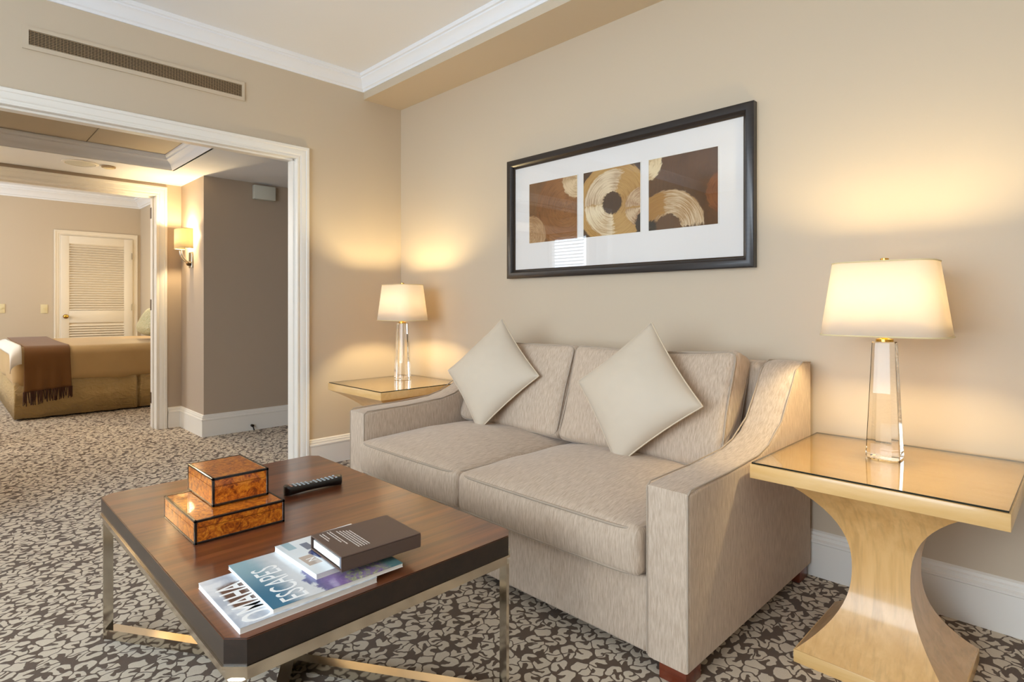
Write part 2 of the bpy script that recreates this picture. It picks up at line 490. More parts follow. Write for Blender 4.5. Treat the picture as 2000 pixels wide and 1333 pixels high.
# wide opening between sitting room and hall: casing on the room side + jamb lining
bm = add_sweep(BM(), CA, [(0,-.845,0),(0,-.845,2.13),(0,-2.75,2.13),(0,-2.75,0)], (1,0,0), side=-1)
add_box(bm, -.135, .004, -.846, -.826, 0, 2.13); add_box(bm, -.135, .004, -2.77, -2.749, 0, 2.13); add_box(bm, -.135, .004, -2.75, -.846, 2.129, 2.15)
add_box(bm, -.06, -.03, -.858, -.846, 0, 2.118); add_box(bm, -.06, -.03, -2.75, -.858, 2.118, 2.129)
struct('trim_4', bm, M['trim'])
# bedroom doorway casing, jamb, hinges
bm = add_sweep(BM(), [(a*1.04, b) for a, b in CA], [(-2.155,DY1,0),(-2.155,DY1,DZ),(-2.155,DY0,DZ),(-2.155,DY0,0)], (1,0,0), side=-1)
add_box(bm, -2.345, -2.151, DY1-.001, DY1+.02, 0, DZ); add_box(bm, -2.345, -2.151, DY0, DY1, DZ-.001, DZ+.02)
add_box(bm, -2.25, -2.225, DY1-.014, DY1-.001, 0, DZ-.001); add_box(bm, -2.25, -2.225, DY0, DY1-.014, DZ-.014, DZ-.001)
t5 = struct('trim_5', bm, M['trim'])
for zc in (1.98, 1.13, .27):
    struct('door_hinge', box(-2.336, -2.272, DY1-.006, DY1-.0015, zc-.05, zc+.05), M['bronze'], t5)

# louvred closet door at the far bedroom wall
d = struct('door_1', box(-6.2, -6.185, -1.37, -.53, 0, 2.098), M['door'])
fx0, fx1 = -6.185, -6.155
bm = BM()
add_box(bm, fx0, fx1, -1.368, -1.278, .005, 2.095, .003); add_box(bm, fx0, fx1, -.636, -.532, .005, 2.095, .003)
for z0, z1 in ((.005,.22), (.885,1.058), (1.985,2.095)): add_box(bm, fx0, fx1, -1.279, -.635, z0, z1, .003)
struct('door_frame', bm, M['door'], d)
def louvres(z0, z1):
    bm = BM(); z = z0+.004
    while z < z1-.02:
        add_prism(bm, [(-6.184, z+.024), (-6.156, z), (-6.153, z+.005), (-6.181, z+.029)], 1, -1.278, -.636); z += .034
    return bm
struct('louvre_panel', louvres(1.058, 1.985), M['door'], d); struct('louvre_panel', louvres(.22, .885), M['door'], d)
bm = BM(); add_tube(bm, [(-6.155,-1.318,.975),(-6.118,-1.318,.975)], [.012,.012], 12)
add_tube(bm, [(-6.12,-1.318,.975),(-6.112,-1.318,.975),(-6.098,-1.318,.975),(-6.088,-1.318,.975)], [.016,.027,.027,.012], 14)
add_tube(bm, [(-6.155,-1.318,.975),(-6.15,-1.318,.975)], .03, 14)
struct('door_knob', bm, M['brass'], d)
for zc in (1.85, 1.1, .25): struct('door_hinge', box(-6.155, -6.149, -.545, -.53, zc-.045, zc+.045), M['nickel'], d)
bm = add_sweep(BM(), [(a*.85, b) for a, b in CA], [(-6.2,-.53,0),(-6.2,-.53,2.1),(-6.2,-1.37,2.1),(-6.2,-1.37,0)], (1,0,0), side=-1)
struct('trim_6', bm, M['door'])

# ================================================================== WALL / CEILING FITTINGS
g = thing('air_vent', (0,-1.737,2.492), 'long tan air vent grille high on left wall above the wide opening', 'vent')
bm = BM(); y0, y1, z0, z1 = -2.284, -1.192, 2.433, 2.552
gy0, gy1, gz0, gz1 = -2.258, -1.208, 2.456, 2.532
for a, b, c, e in ((y0, gy0, z0, z1), (gy1, y1, z0, z1), (gy0, gy1, z0, gz0), (gy0, gy1, gz1, z1)): add_box(bm, .0005, .010, a, b, c, e)
part(g, 'vent_frame', bm, M['wall'])
part(g, 'duct_shade_sheet', box(.0005, .002, gy0, gy1, gz0, gz1), M['dark'])  # dark sheet, coloured as the shaded duct interior behind the grille
bm = BM()
for i in range(9):
    z = gz0+.003+i*(gz1-gz0-.005)/8.6
    add_prism(bm, [(.003, z+.004), (.008, z), (.009, z+.0012), (.004, z+.0052)], 1, gy0, gy1)
for i in range(70):
    y = gy0+.008+i*(gy1-gy0-.012)/69; add_box(bm, .0025, .0045, y-.0006, y+.0006, gz0, gz1)
part(g, 'vent_grille', bm, M['grille'])

single('alarm_box', box(-1.5203, -1.468, -.566, -.372, 2.086, 2.212, .006), M['plastic_white'], (-1.519,-.47,2.086),
       'small white plastic box high on the grey hall wall', 'alarm box')
bm = BM(); add_tube(bm, [(-1.502,-.577,.045),(-1.476,-.577,.042),(-1.466,-.575,.03),(-1.46,-.57,.004)], .005, 8); add_tube(bm, [(-1.50,-.577,.045),(-1.472,-.577,.045)], .012, 12)
single('door_stop', bm, M['black_metal'], (-1.502,-.577,.0), 'small dark doorstop at the white hall baseboard', 'doorstop')
sp = thing('ceiling_speaker', (-1.716,-1.795,HC), 'round cream speaker grille in the hall ceiling', 'speaker')
bm = BM(); add_lathe(bm, [(.118,HC-.0005),(.118,HC-.006),(.100,HC-.010),(.098,HC-.0005)], -1.716, -1.795, 36); part(sp, 'rim', bm, M['trim'])
bm = BM(); add_lathe(bm, [(.098,HC-.003),(.096,HC-.008),(.05,HC-.011),(.01,HC-.012)], -1.716, -1.795, 30); part(sp, 'grille', bm, M['plastic_white'])
dt = thing('ceiling_detector', (-1.70,-1.615,HC), 'small round detector with dark rim beside the hall ceiling speaker', 'detector')
bm = BM(); add_lathe(bm, [(.048,HC-.0005),(.048,HC-.012),(.040,HC-.014)], -1.70, -1.615, 28); part(dt, 'rim', bm, M['grille'])
bm = BM(); add_lathe(bm, [(.036,HC-.012),(.036,HC-.018),(.02,HC-.02)], -1.70, -1.615, 24); part(dt, 'cap', bm, M['ivory'])
for y, z, lab in ((-1.546,1.08,'ivory switch plate on the bedroom wall beside the louvred door'), (-1.985,1.087,'ivory switch plate on the bedroom wall at the left picture edge')):
    s = thing('light_switch', (-6.2,y,z), lab, 'light switch', 'ivory switch plates in the bedroom')
    part(s, 'switch_plate', box(-6.199, -6.192, y-.038, y+.038, z-.06, z+.06, .002), M['ivory'])
    part(s, 'toggle', box(-6.192, -6.178, y-.008, y+.008, z-.006, z+.014), M['ivory'])

# ---- wall sconces
LIGHTS = []
def point(name, loc, power, color, r=.03):
    l = bpy.data.lights.new(name, 'POINT'); l.energy = power; l.color = color; l.shadow_soft_size = r
    o = bpy.data.objects.new(name, l); COL.objects.link(o); o.location = loc; return o
WARM = (1.0, .78, .42)
def sconce(x, y, label, ny):
    s = thing('wall_sconce', (x, y, 1.46), label, 'wall light', 'shaded wall sconces in the hall')
    def pt(dx, dn, z): return (x+dx, y+ny*dn, z)
    def bx(dx0, dx1, n0, n1, z0, z1, bev=0):
        ys = sorted((y+ny*n0, y+ny*n1)); return box(x+dx0, x+dx1, ys[0], ys[1], z0, z1, bev)
    part(s, 'back_plate', bx(-.045, .045, .0005, .012, 1.46, 1.60, .003), M['nickel'])
    for dx in (-.028, .028):
        bm = BM(); pts = []
        for k in range(9):
            a = k/8*PI/2; pts.append(pt(dx, .012+.075*math.sin(a), 1.505+.105*(1-math.cos(a))))
        add_tube(bm, pts, .006, 8); part(s, 'arm', bm, M['nickel'])
    bm = BM(); add_tube(bm, [pt(0,.012,1.50),pt(0,.03,1.495),pt(0,.042,1.49)], [.018,.02,.012], 12); part(s, 'boss', bm, M['bronze'])
    # half-round box shade, open top and bottom
    bm = BM(); loop = []
    W, D = .125, .125
    for k in range(17):
        a = PI*k/16; ca, sa = math.cos(a), math.sin(a)
        e = .55
        loop.append((W*math.copysign(abs(ca)**e, ca), .022+(D-.022)*abs(sa)**e))
    lo = [bm.verts.new(pt(u, n, 1.63)) for u, n in loop]; hi = [bm.verts.new(pt(u*.96, n, 1.80)) for u, n in loop]
    for i in range(16): bm.faces.new((lo[i], lo[i+1], hi[i+1], hi[i]))
    o = part(s, 'lamp_shade', bm, M['sconce_shade'], angle=60); 
    md = o.modifiers.new('s', 'SOLIDIFY'); md.thickness = .0015
    for z, k in ((1.63, 1), (1.80, .96)):
        bm = BM(); add_tube(bm, [pt(u*k, n, z) for u, n in loop], .0035, 6); part(s, 'shade_rim', bm, M['ivory'])
    point('sconce_light', pt(0, .06, 1.76), 22.0, (1.0,.74,.40), .025)
sconce(-1.845, -.97, 'lit wall sconce with cream silk shade on the hall corner wall', -1)
point('hall_light', (-1.95,-3.1,1.8), 16.0, (1.0,.74,.40), .05)

# ================================================================== FRAMED PICTURE
px0, px1, pz0, pz1 = 1.226, 2.786, 1.292, 2.031
pc = thing('framed_picture', ((px0+px1)/2, 0, pz0), 'wide black framed picture of three brown abstract prints above the sofa', 'picture')
FR = [(0,.001),(0,.034),(.006,.038),(.034,.038),(.044,.030),(.048,.018),(.048,.001)]
part(pc, 'frame', add_sweep(BM(), FR, [(px0,0,pz0),(px1,0,pz0),(px1,0,pz1),(px0,0,pz1)], (0,-1,0), side=1, closed=True), M['black_frame'])
ix0, ix1, iz0, iz1 = px0+.048, px1-.048, pz0+.048, pz1-.048
part(pc, 'fillet', add_sweep(BM(), [(0,.001),(0,.018),(.006,.016),(.006,.001)], [(ix0,0,iz0),(ix1,0,iz0),(ix1,0,iz1),(ix0,0,iz1)], (0,-1,0), side=1, closed=True), M['bronze_fillet'])
part(pc, 'mat_board', box(ix0+.001, ix1-.001, -.010, -.004, iz0+.001, iz1-.001), M['mat_board'])
part(pc, 'picture_glass', box(ix0+.002, ix1-.002, -.0145, -.0125, iz0+.002, iz1-.002), M['pane'])

def art(name, ground, rings, blobs=()):
    """brush-stroke rings on a brown ground. local coords: x across 0..1, z up 0..1 (object coords scaled)"""
    t = NT(name); o = t.obj()
    u, _, w = t.sep(o)
    u = t.math('DIVIDE', u, .37); w = t.math('DIVIDE', w, .36)
    cloth = t.noise(t.mapping(o, (1,1,.15)), 160, 3, .7); cl = t.noise(o, 9, 3, .6)
    col = t.mix(t.math('ADD', t.math('MULTIPLY', cloth, .45), t.math('MULTIPLY', cl, .55)), tuple(int(v*.5) for v in ground), tuple(min(255,int(v*1.4)) for v in ground))
    for (cx, cz, r0, r1, a0, a1, cA, cB) in rings:
        dx = t.math('SUBTRACT', u, cx); dz = t.math('SUBTRACT', w, cz)
        r = t.math('SQRT', t.math('ADD', t.math('MULTIPLY', dx, dx), t.math('MULTIPLY', dz, dz)))
        an = t.math('ARCTAN2', dz, dx)
        ed = t.noise(t.comb(t.math('MULTIPLY', an, 5), t.math('MULTIPLY', r, 30), 0), 1, 2)
        rr = t.math('ADD', r, t.math('MULTIPLY', t.math('SUBTRACT', ed, .5), .07))
        mk = t.math('MULTIPLY', t.sstep(rr, r0-.012, r0+.012), t.math('SUBTRACT', 1, t.sstep(rr, r1-.012, r1+.012)))
        if a1 is not None:
            a = t.math('ADD', an, t.math('MULTIPLY', t.math('SUBTRACT', ed, .5), .5))
            mk = t.math('MULTIPLY', mk, t.math('MULTIPLY', t.sstep(a, a0-.08, a0+.08), t.math('SUBTRACT', 1, t.sstep(a, a1-.08, a1+.08))))
        st = t.noise(t.comb(t.math('MULTIPLY', an, 1.6), t.math('MULTIPLY', r, 85), cx*7), 1, 3, .7, .3)
        tone = t.noise(t.comb(t.math('MULTIPLY', t.math('COSINE', an), .9), t.math('MULTIPLY', t.math('SINE', an), .9), cz*5+1), 1, 1)
        f = t.sstep(t.math('ADD', t.math('MULTIPLY', st, .55), t.math('MULTIPLY', tone, .45)), .36, .62)
        col = t.mix(mk, col, t.mix(f, cA, cB))
    return t.done(t.bsdf(col, .75))
CREAM, TAN, OCH, RUST, DK = (228,208,174), (140,100,56), (158,112,52), (132,84,44), (70,48,26)
prints = [
 (1.401, 1.775, (112,78,46), [(.78,.52,0,.62,0,None,(112,72,36),(150,100,54)), (1.02,.95,0,.30,0,None,(170,134,92),(222,196,156)), (.02,.12,0,.34,0,None,(150,110,70),(206,172,128))]),
 (1.820, 2.191, (72,50,32), [(.52,.48,.17,.62,0,None,OCH,(190,150,88)), (.52,.48,.17,.50,1.2,3.14,(150,108,66),CREAM), (.52,.48,.17,.50,-3.14,-1.5,(176,134,84),(236,220,184)), (1.02,.38,0,.27,1.6,3.14,(150,106,70),(214,188,150)), (1.02,.36,0,.27,-3.14,-1.9,(150,106,70),(214,188,150)), (1.12,.12,.0,.20,0,None,(40,28,18),(60,44,30))]),
 (2.240, 2.610, (86,58,32), [(.30,.02,.19,.52,0,2.6,(160,118,64),CREAM), (.22,.02,.19,.50,1.5,3.14,OCH,(176,130,62)), (-.05,.95,0,.25,-3.14,3.14,(170,134,86),(230,208,164)), (1.14,.42,0,.30,0,None,(96,54,26),(134,82,40)), (.02,.04,0,.10,0,None,(34,24,14),(52,38,22))]),
]
for k, (a, b, gnd, rg) in enumerate(prints):
    bm = box(0, b-a, -.0113, -.0101, 0, 1.866-1.504)
    o = link('print', bm, art('print_%d' % k, gnd, rg)); o.parent = pc
    o.location = Vector((a, 0, 1.504))-Vector(pc.location)
    add_r = add_sweep(BM(), [(0,.0101),(0,.0125),(-.004,.0125),(-.004,.0101)], [(a,0,1.504),(b,0,1.504),(b,0,1.866),(a,0,1.866)], (0,-1,0), side=1, closed=True)
    part(pc, 'mat_bevel', add_r, M['paper'])

# ================================================================== SOFA
SX0, SX1, SYF, SYB = 1.10, 3.022, -1.06, -.03
AW = .142
sofa = thing('sofa', ((SX0+SX1)/2, -.55, 0), 'taupe linen two-seat sofa with sloping arms against the back wall', 'sofa')
def arm_prof():
    top = [(SYF,.575),(-.95,.582),(-.80,.584),(-.66,.588),(-.56,.596),(-.47,.616),(-.40,.642),(-.345,.682),(-.30,.730),(-.26,.780),(-.225,.828),(-.195,.862),(-.165,.882),(-.12,.892),(-.06,.892),(SYB,.885)]
    return [(SYF,.052)] + top + [(SYB,.052)]
def arm(x0, x1):
    bm = BM(); add_prism(bm, arm_prof(), 0, x0, x1)
    es = [e for e in bm.edges if all(abs(v.co.x-x0) < 1e-6 for v in e.verts) or all(abs(v.co.x-x1) < 1e-6 for v in e.verts)]
    bmesh.ops.bevel(bm, geom=es, offset=.012, segments=3, affect='EDGES', profile=.5)
    bmesh.ops.triangulate(bm, faces=[f for f in bm.faces if len(f.verts) > 8])
    return bm
for x0, x1 in ((SX0, SX0+AW), (SX1-AW, SX1)):
    a = part(sofa, 'arm', arm(x0, x1), M['sofa'], angle=40)
    # welt on the two outer edges of the front panel
    for xs in (x0+.004, x1-.004):
        bm = BM(); add_tube(bm, [(xs,SYF+.001,.06),(xs,SYF+.001,.57),(xs,SYF+.02,.583),(xs,-.80,.586),(xs,-.56,.598),(xs,-.47,.618),(xs,-.345,.684),(xs,-.26,.782),(xs,-.195,.864),(xs,-.12,.894),(xs,SYB,.887)], .0028, 6)
        part(sofa, 'welt', bm, M['sofa_pipe'], a)
IX0, IX1 = SX0+AW+.002, SX1-AW-.002
part(sofa, 'base', box(IX0, IX1, SYF+.012, -.04, .05, .285, .012, 3), M['sofa'])
part(sofa, 'back_frame', rounded_box((IX0+IX1)/2, -.105, .585, IX1-IX0, .15, .60, .03), M['sofa'])
for lx in (SX0+.012, SX1-.102):
    for ly in (SYF+.008, SYB-.10):
        part(sofa, 'leg', box(lx, lx+.09, ly, ly+.09, 0, .054, .003), M['leg_wood'], label='dark red wooden block leg')
def nz(p, s): return noise.noise(Vector(p)*s)
def seat_cushion(x0, x1, seed):
    yf, yb = -1.095, -.27
    cx, cy, w, d, h = (x0+x1)/2, (yf+yb)/2, x1-x0, yb-yf, .155
    def fn(u, v, t, p):
        cr = (1-abs(u)**2.6)*(1-abs(v)**2.2)
        if t > 0: p.z += t*.060*cr + .004*nz((p.x+seed, p.y, 0), 9)*t
        else: p.z += t*.006*cr
        if v < -.7: p.y -= .016*(1-abs(u)**4)*(1-t*t)+.003*nz((p.x*6+seed, p.z*5, 1), 2)
        if t < 0 and v < -.5: p.z -= .010*(1-u*u)
        return p
    c = part(sofa, 'seat_cushion', rounded_box(cx, cy, .367, w, d, h, .028, fn, (22,18,4)), M['sofa'], angle=70)
    for sgn in (1, -1):
        bm = BM(); pts = []
        hw, hd, r = w/2-.006, d/2-.006, .03
        for k in range(64):
            a = 2*PI*k/64; ca, sa = math.cos(a), math.sin(a); e = .12
            u = math.copysign(abs(ca)**e, ca); v = math.copysign(abs(sa)**e, sa)
            yy = cy+hd*v - (.010*(1-abs(u)**4) if v < -.9 else 0)
            pts.append((cx+hw*u, yy, .367+sgn*(h/2-.009) + (.002*nz((u*3+seed, v*3, 0), 1))))
        add_tube(bm, pts, .0045, 6, True)
        part(sofa, 'piping', bm, M['sofa_pipe'], c)
XM = 2.0
seat_cushion(IX0+.004, XM+.012, 1.3); seat_cushion(XM+.016, IX1-.004, 5.1)
def back_cushion(x0, x1, seed, flop=0):
    w, d, h = x1-x0, .15, .47
    def fn(u, v, t, p):
        cr = (1-abs(u)**2.4)*(1-abs(t)**2.4)
        if v < 0: p.y -= .045*cr + .006*nz((p.x*4+seed, p.z*4, 0), 1)
        p.x *= 1-.02*(t*t)*0
        p.z += .012*abs(u)**3*max(t,0) + flop*max(u,0)**2*max(t,0)*.02
        p.x += .01*u*abs(t)**2
        return p
    bm = rounded_box(0, 0, 0, w, d, h, .035, fn, (16,3,14))
    mt = Matrix.Translation(((x0+x1)/2, -.315, .675)) @ Matrix.Rotation(math.radians(-19), 4, 'X')
    bmesh.ops.transform(bm, matrix=mt, verts=bm.verts)
    c = part(sofa, 'back_cushion', bm, M['sofa'], angle=70)
    for sy in (-1, 1):
        pts = []
        for k in range(56):
            a = 2*PI*k/56; ca, sa = math.cos(a), math.sin(a); e = .14
            u = math.copysign(abs(ca)**e, ca); t = math.copysign(abs(sa)**e, sa)
            p = Vector(((w/2-.008)*u, sy*(d/2-.008), (h/2-.008)*t))
            p = fn(u, 0, t, p)
            pts.append(mt @ p)
        b2 = BM(); add_tube(b2, pts, .0045, 6, True); part(sofa, 'piping', b2, M['sofa_pipe'], c)
back_cushion(IX0+.02, XM-.006, 2.2); back_cushion(XM+.006, IX1-.05, 7.7, 1)

# throw pillows: square, standing on one corner against the back cushions
def throw_pillow(t, b, l, r, th, label, seed):
    t, b, l, r = map(Vector, (t, b, l, r))
    c = (t+b+l+r)/4
    ex = (r-l).normalized(); ez = (t-b); ez = (ez-ex*ez.dot(ex)).normalized(); ey = ex.cross(ez)   # ey away from viewer
    hd = ((r-l).length+(t-b).length)/4
    s = hd/math.sqrt(2)                                    # half side
    root = thing('throw_pillow', c, label, 'pillow', 'cream throw pillows on the sofa')
    R = Matrix((ex, ey*-1 if False else ez.cross(ex), ez)).transposed()
    root.rotation_euler = (R @ Matrix.Rotation(PI/4, 3, 'Y')).to_euler()
    n = 26; bm = BM(); sides = []
    for sg in (-1, 1):
        g = []
        for i in range(n+1):
            row = []
            for j in range(n+1):
                u, v = -1+2*i/n, -1+2*j/n
                pin = .05
                x = s*u*(1-pin*(1-v*v)*abs(u)**2); z = s*v*(1-pin*(1-u*u)*abs(v)**2)
                k = max(0, (1-abs(u)**2.2)*(1-abs(v)**2.2))**.62
                edge = max(abs(u), abs(v))
                wr = .004*noise.noise(Vector((u*7+seed, v*7, sg)))*k + .0035*math.sin((u-v)*26+seed)*(edge**6)*(1-edge**12)*.6
                row.append(bm.verts.new((x, sg*(th*k+.004)+wr, z)))
            g.append(row)
        sides.append(g)
        for i in range(n):
            for j in range(n): bm.faces.new((g[i][j], g[i+1][j], g[i+1][j+1], g[i][j+1]))
    def ring(g): return [g[i][0] for i in range(n)]+[g[n][j] for j in range(n)]+[g[n-i][n] for i in range(n)]+[g[0][n-j] for j in range(n)]
    a, bb = ring(sides[0]), ring(sides[1])
    for i in range(len(a)): bm.faces.new((a[i], a[(i+1)%len(a)], bb[(i+1)%len(a)], bb[i]))
    pts = [(p.co+q.co)/2 for p, q in zip(a, bb)]
    bmesh.ops.recalc_face_normals(bm, faces=bm.faces)
    part(root, 'cover', bm, M['cushion'], local=True, angle=80)
    b2 = BM(); add_tube(b2, pts, .0042, 6, True); part(root, 'piping', b2, M['cushion_pipe'], local=True)
throw_pillow((1.49,-.345,1.05), (1.565,-.555,.487), (1.27,-.555,.74), (1.895,-.455,.755), .075, 'cream square throw pillow standing on its corner near the left sofa arm', 1.0)
throw_pillow((2.475,-.375,1.04), (2.47,-.565,.485), (2.115,-.48,.755), (2.785,-.50,.715), .078, 'cream square throw pillow standing on its corner against the right back cushion', 4.0)

# ================================================================== END TABLES AND LAMPS
def end_table(x0, x1, y0, y1, zt, pcx, pcy, tw, td, bw, bd, wst, label):
    t = thing('end_table', ((x0+x1)/2, (y0+y1)/2, 0), label, 'end table', 'maple pedestal end tables')
    th = .046
    part(t, 'tabletop', box(x0, x1, y0, y1, zt-.006-th, zt-.006, .0015), M['maple_flat'])
    gl = BM(); add_box(gl, x0+.004, x1-.004, y0+.004, y1-.004, zt-.0055, zt, .0008, 1)
    for f in gl.faces: f.material_index = 0 if abs(f.normal.z) > .9 else 1
    gl.normal_update()
    for f in gl.faces: f.material_index = 0 if abs(f.normal.z) > .9 else 1
    part(t, 'glass_top', gl, [M['table_glass'], M['glass_edge']], label='clear glass sheet with dark edge')
    # hourglass pedestal: four concave faces
    zb, zu = .04, zt-.006-th
    bm = BM(); rings = []; n = 22
    for i in range(n+1):
        s = i/n; z = zb+(zu-zb)*s
        c = 1-math.sin(PI*s)**.75 if 0 < s < 1 else 1
        c = (abs(2*s-1))**2.3
        wx = wst+((tw if s > .5 else bw)-wst)*c; wy = wst+((td if s > .5 else bd)-wst)*c
        rings.append([bm.verts.new((pcx+a*wx, pcy+b*wy, z)) for a, b in ((-1,-1),(1,-1),(1,1),(-1,1))])
    for a, b in zip(rings, rings[1:]):
        for k in range(4): bm.faces.new((a[k], a[(k+1)%4], b[(k+1)%4], b[k]))
    bm.faces.new(rings[0][::-1]); bm.faces.new(rings[-1])
    part(t, 'pedestal', bm, M['maple'], angle=30)
    part(t, 'plinth', box(pcx-bw-.004, pcx+bw+.004, pcy-bd-.004, pcy+bd+.004, 0, .0398, .002), M['maple_flat'])
    return t
end_table(3.045, 3.70, -.695, -.045, .605, 3.385, -.475, .212, .212, .203, .205, .077, 'light maple end table with hourglass pedestal right of the sofa')
end_table(.195, .848, -.715, -.06, .605, .52, -.40, .32, .312, .21, .21, .09, 'light maple end table in the corner behind the left sofa arm')

def table_lamp(cx, cy, zb, label, power, rotate=0):
    t = thing('table_lamp', (cx, cy, zb), label, 'lamp', 'crystal column table lamps')
    zg = zb+.002
    bm = BM(); 
    def octr(hx, hy, ch, z): return [(cx+a, cy+b, z) for a, b in ((hx,-hy+ch),(hx,hy-ch),(hx-ch,hy),(-hx+ch,hy),(-hx,hy-ch),(-hx,-hy+ch),(-hx+ch,-hy),(hx-ch,-hy))]
    rings = [[bm.verts.new(p) for p in octr(*r)] for r in ((.047,.047,.017,zg),(.049,.049,.018,zg+.004),(.049,.049,.018,zg+.010),(.033,.033,.012,zg+.388),(.031,.031,.011,zg+.392))]
    for a, b in zip(rings, rings[1:]):
        for k in range(8): bm.faces.new((a[k], a[(k+1)%8], b[(k+1)%8], b[k]))
    bm.faces.new(rings[0][::-1]); bm.faces.new(rings[-1])
    bmesh.ops.recalc_face_normals(bm, faces=bm.faces)
    part(t, 'glass_column', bm, M['crystal'], angle=5, label='faceted clear glass column')
    zc = zg+.3925
    bm = BM(); add_lathe(bm, [(.026,zc),(.026,zc+.008),(.012,zc+.012),(.009,zc+.03),(.009,zc+.06)], cx, cy, 20); part(t, 'neck', bm, M['brass'])
    bm = BM(); add_lathe(bm, [(.013,zc+.06),(.013,zc+.10),(.010,zc+.105)], cx, cy, 16); sk = part(t, 'socket', bm, M['brass'])
    # shade: rounded rectangle, tapered, open at both ends
    z0, z1 = zb+.415, zb+.662
    def loop(hx, hy, r, z):
        pts = []
        for q, (sx, sy) in enumerate(((1,1),(-1,1),(-1,-1),(1,-1))):
            for k in range(7):
                a = q*PI/2+k/6*PI/2
                pts.append(Vector((cx+sx*(hx-r)+r*math.cos(a), cy+sy*(hy-r)+r*math.sin(a), z)))
        return pts
    L0, L1 = loop(.185, .126, .085, z0), loop(.150, .102, .068, z1)
    bm = BM(); a = [bm.verts.new(p) for p in L0]; b = [bm.verts.new(p) for p in L1]; n = len(a)
    for i in range(n): bm.faces.new((a[i], a[(i+1)%n], b[(i+1)%n], b[i]))
    bmesh.ops.recalc_face_normals(bm, faces=bm.faces)
    sh = part(t, 'lamp_shade', bm, M['shade'], angle=60)
    md = sh.modifiers.new('s', 'SOLIDIFY'); md.thickness = .0012
    for L in (L0, L1):
        bm = BM(); add_tube(bm, L, .0028, 6, True); part(t, 'shade_rim', bm, M['ivory'], sh)
    # spider + finial
    bm = BM(); zs = z1-.006
    for dx, dy in ((.147,0),(-.147,0),(0,.095),(0,-.095)): add_tube(bm, [(cx,cy,zs),(cx+dx,cy+dy,zs)], .002, 6)
    add_tube(bm, [(cx-.0,cy,zc+.105),(cx+.055,cy,zc+.13),(cx+.055,cy,zs-.03),(cx,cy,zs)], .002, 6); add_tube(bm, [(cx,cy,zc+.105),(cx-.055,cy,zc+.13),(cx-.055,cy,zs-.03),(cx,cy,zs)], .002, 6)
    part(t, 'harp', bm, M['brass'])
    bm = BM(); add_lathe(bm, [(.005,zs),(.005,zs+.010),(.013,zs+.012),(.013,zs+.020),(.006,zs+.022)], cx, cy, 16); part(t, 'finial', bm, M['brass'])
    if rotate:
        t.rotation_euler = (0,0,rotate)
    point('lamp_light', (cx, cy, zb+.572), power, WARM, .035)
table_lamp(3.345, -.315, .605, 'crystal column table lamp with white shade on the right end table', 17)
table_lamp(.425, -.275, .605, 'crystal column table lamp with white shade on the corner end table', 21)

# ================================================================== COFFEE TABLE
TZ = .48
X0, X1, Y0, Y1 = 1.475, 2.695, -2.205, -1.435
ct = thing('coffee_table', ((X0+X1)/2, (Y0+Y1)/2, 0), 'dark walnut coffee table on square chrome legs in front of the sofa', 'coffee table')
def clipped(i, c): return [(X0+i+c,Y0+i),(X1-i-c,Y0+i),(X1-i,Y0+i+c),(X1-i,Y1-i-c),(X1-i-c,Y1-i),(X0+i+c,Y1-i),(X0+i,Y1-i-c),(X0+i,Y0+i+c)]
bm = BM(); add_prism(bm, clipped(0,.032), 2, .428, TZ)
es = [e for e in bm.edges if all(abs(v.co.z-TZ) < 1e-6 for v in e.verts)]
bmesh.ops.bevel(bm, geom=es, offset=.002, segments=2, affect='EDGES')
bm.normal_update()
for f in bm.faces: f.material_index = 0 if f.normal.z > .5 else 1
part(ct, 'tabletop', bm, [M['walnut_top'], M['walnut_edge']])
rail = BM(); rings = []
for i, c, z in ((-.004,.034,.4278),(-.004,.034,.421),(.004,.03,.419),(.004,.03,.398)):
    rings.append([rail.verts.new((x,y,z)) for x, y in clipped(i, c)])
for a, b in zip(rings, rings[1:]):
    for k in range(8): rail.faces.new((a[k], a[(k+1)%8], b[(k+1)%8], b[k]))
inn = [rail.verts.new((x,y,.398)) for x, y in clipped(.03,.03)]; inu = [rail.verts.new((x,y,.4278)) for x, y in clipped(.03,.03)]
for k in range(8):
    rail.faces.new((rings[-1][k], rings[-1][(k+1)%8], inn[(k+1)%8], inn[k])); rail.faces.new((inn[k], inn[(k+1)%8], inu[(k+1)%8], inu[k]))
    rail.faces.new((inu[k], inu[(k+1)%8], rings[0][(k+1)%8], rings[0][k]))
bmesh.ops.recalc_face_normals(rail, faces=rail.faces)
part(ct, 'rail', rail, M['chrome'])
LW = .028
corners = [(X0+.006, Y0+.006, 1, 1), (X1-.006, Y0+.006, -1, 1), (X0+.006, Y1-.006, 1, -1), (X1-.006, Y1-.006, -1, -1)]
mid = Vector(((X0+X1)/2, (Y0+Y1)/2, 0))
for cx, cy, sx, sy in corners:
    c = .018
    poly = [(cx+sx*c, cy), (cx+sx*LW, cy), (cx+sx*LW, cy+sy*LW), (cx, cy+sy*LW), (cx, cy+sy*c)]
    bm = BM(); add_prism(bm, poly, 2, .004, .3979); part(ct, 'leg', bm, M['chrome'])
    bm = BM(); add_prism(bm, [(cx+sx*.006,cy+sy*.006),(cx+sx*.022,cy+sy*.006),(cx+sx*.022,cy+sy*.022),(cx+sx*.006,cy+sy*.022)], 2, 0, .005); part(ct, 'foot_glide', bm, M['black_metal'])
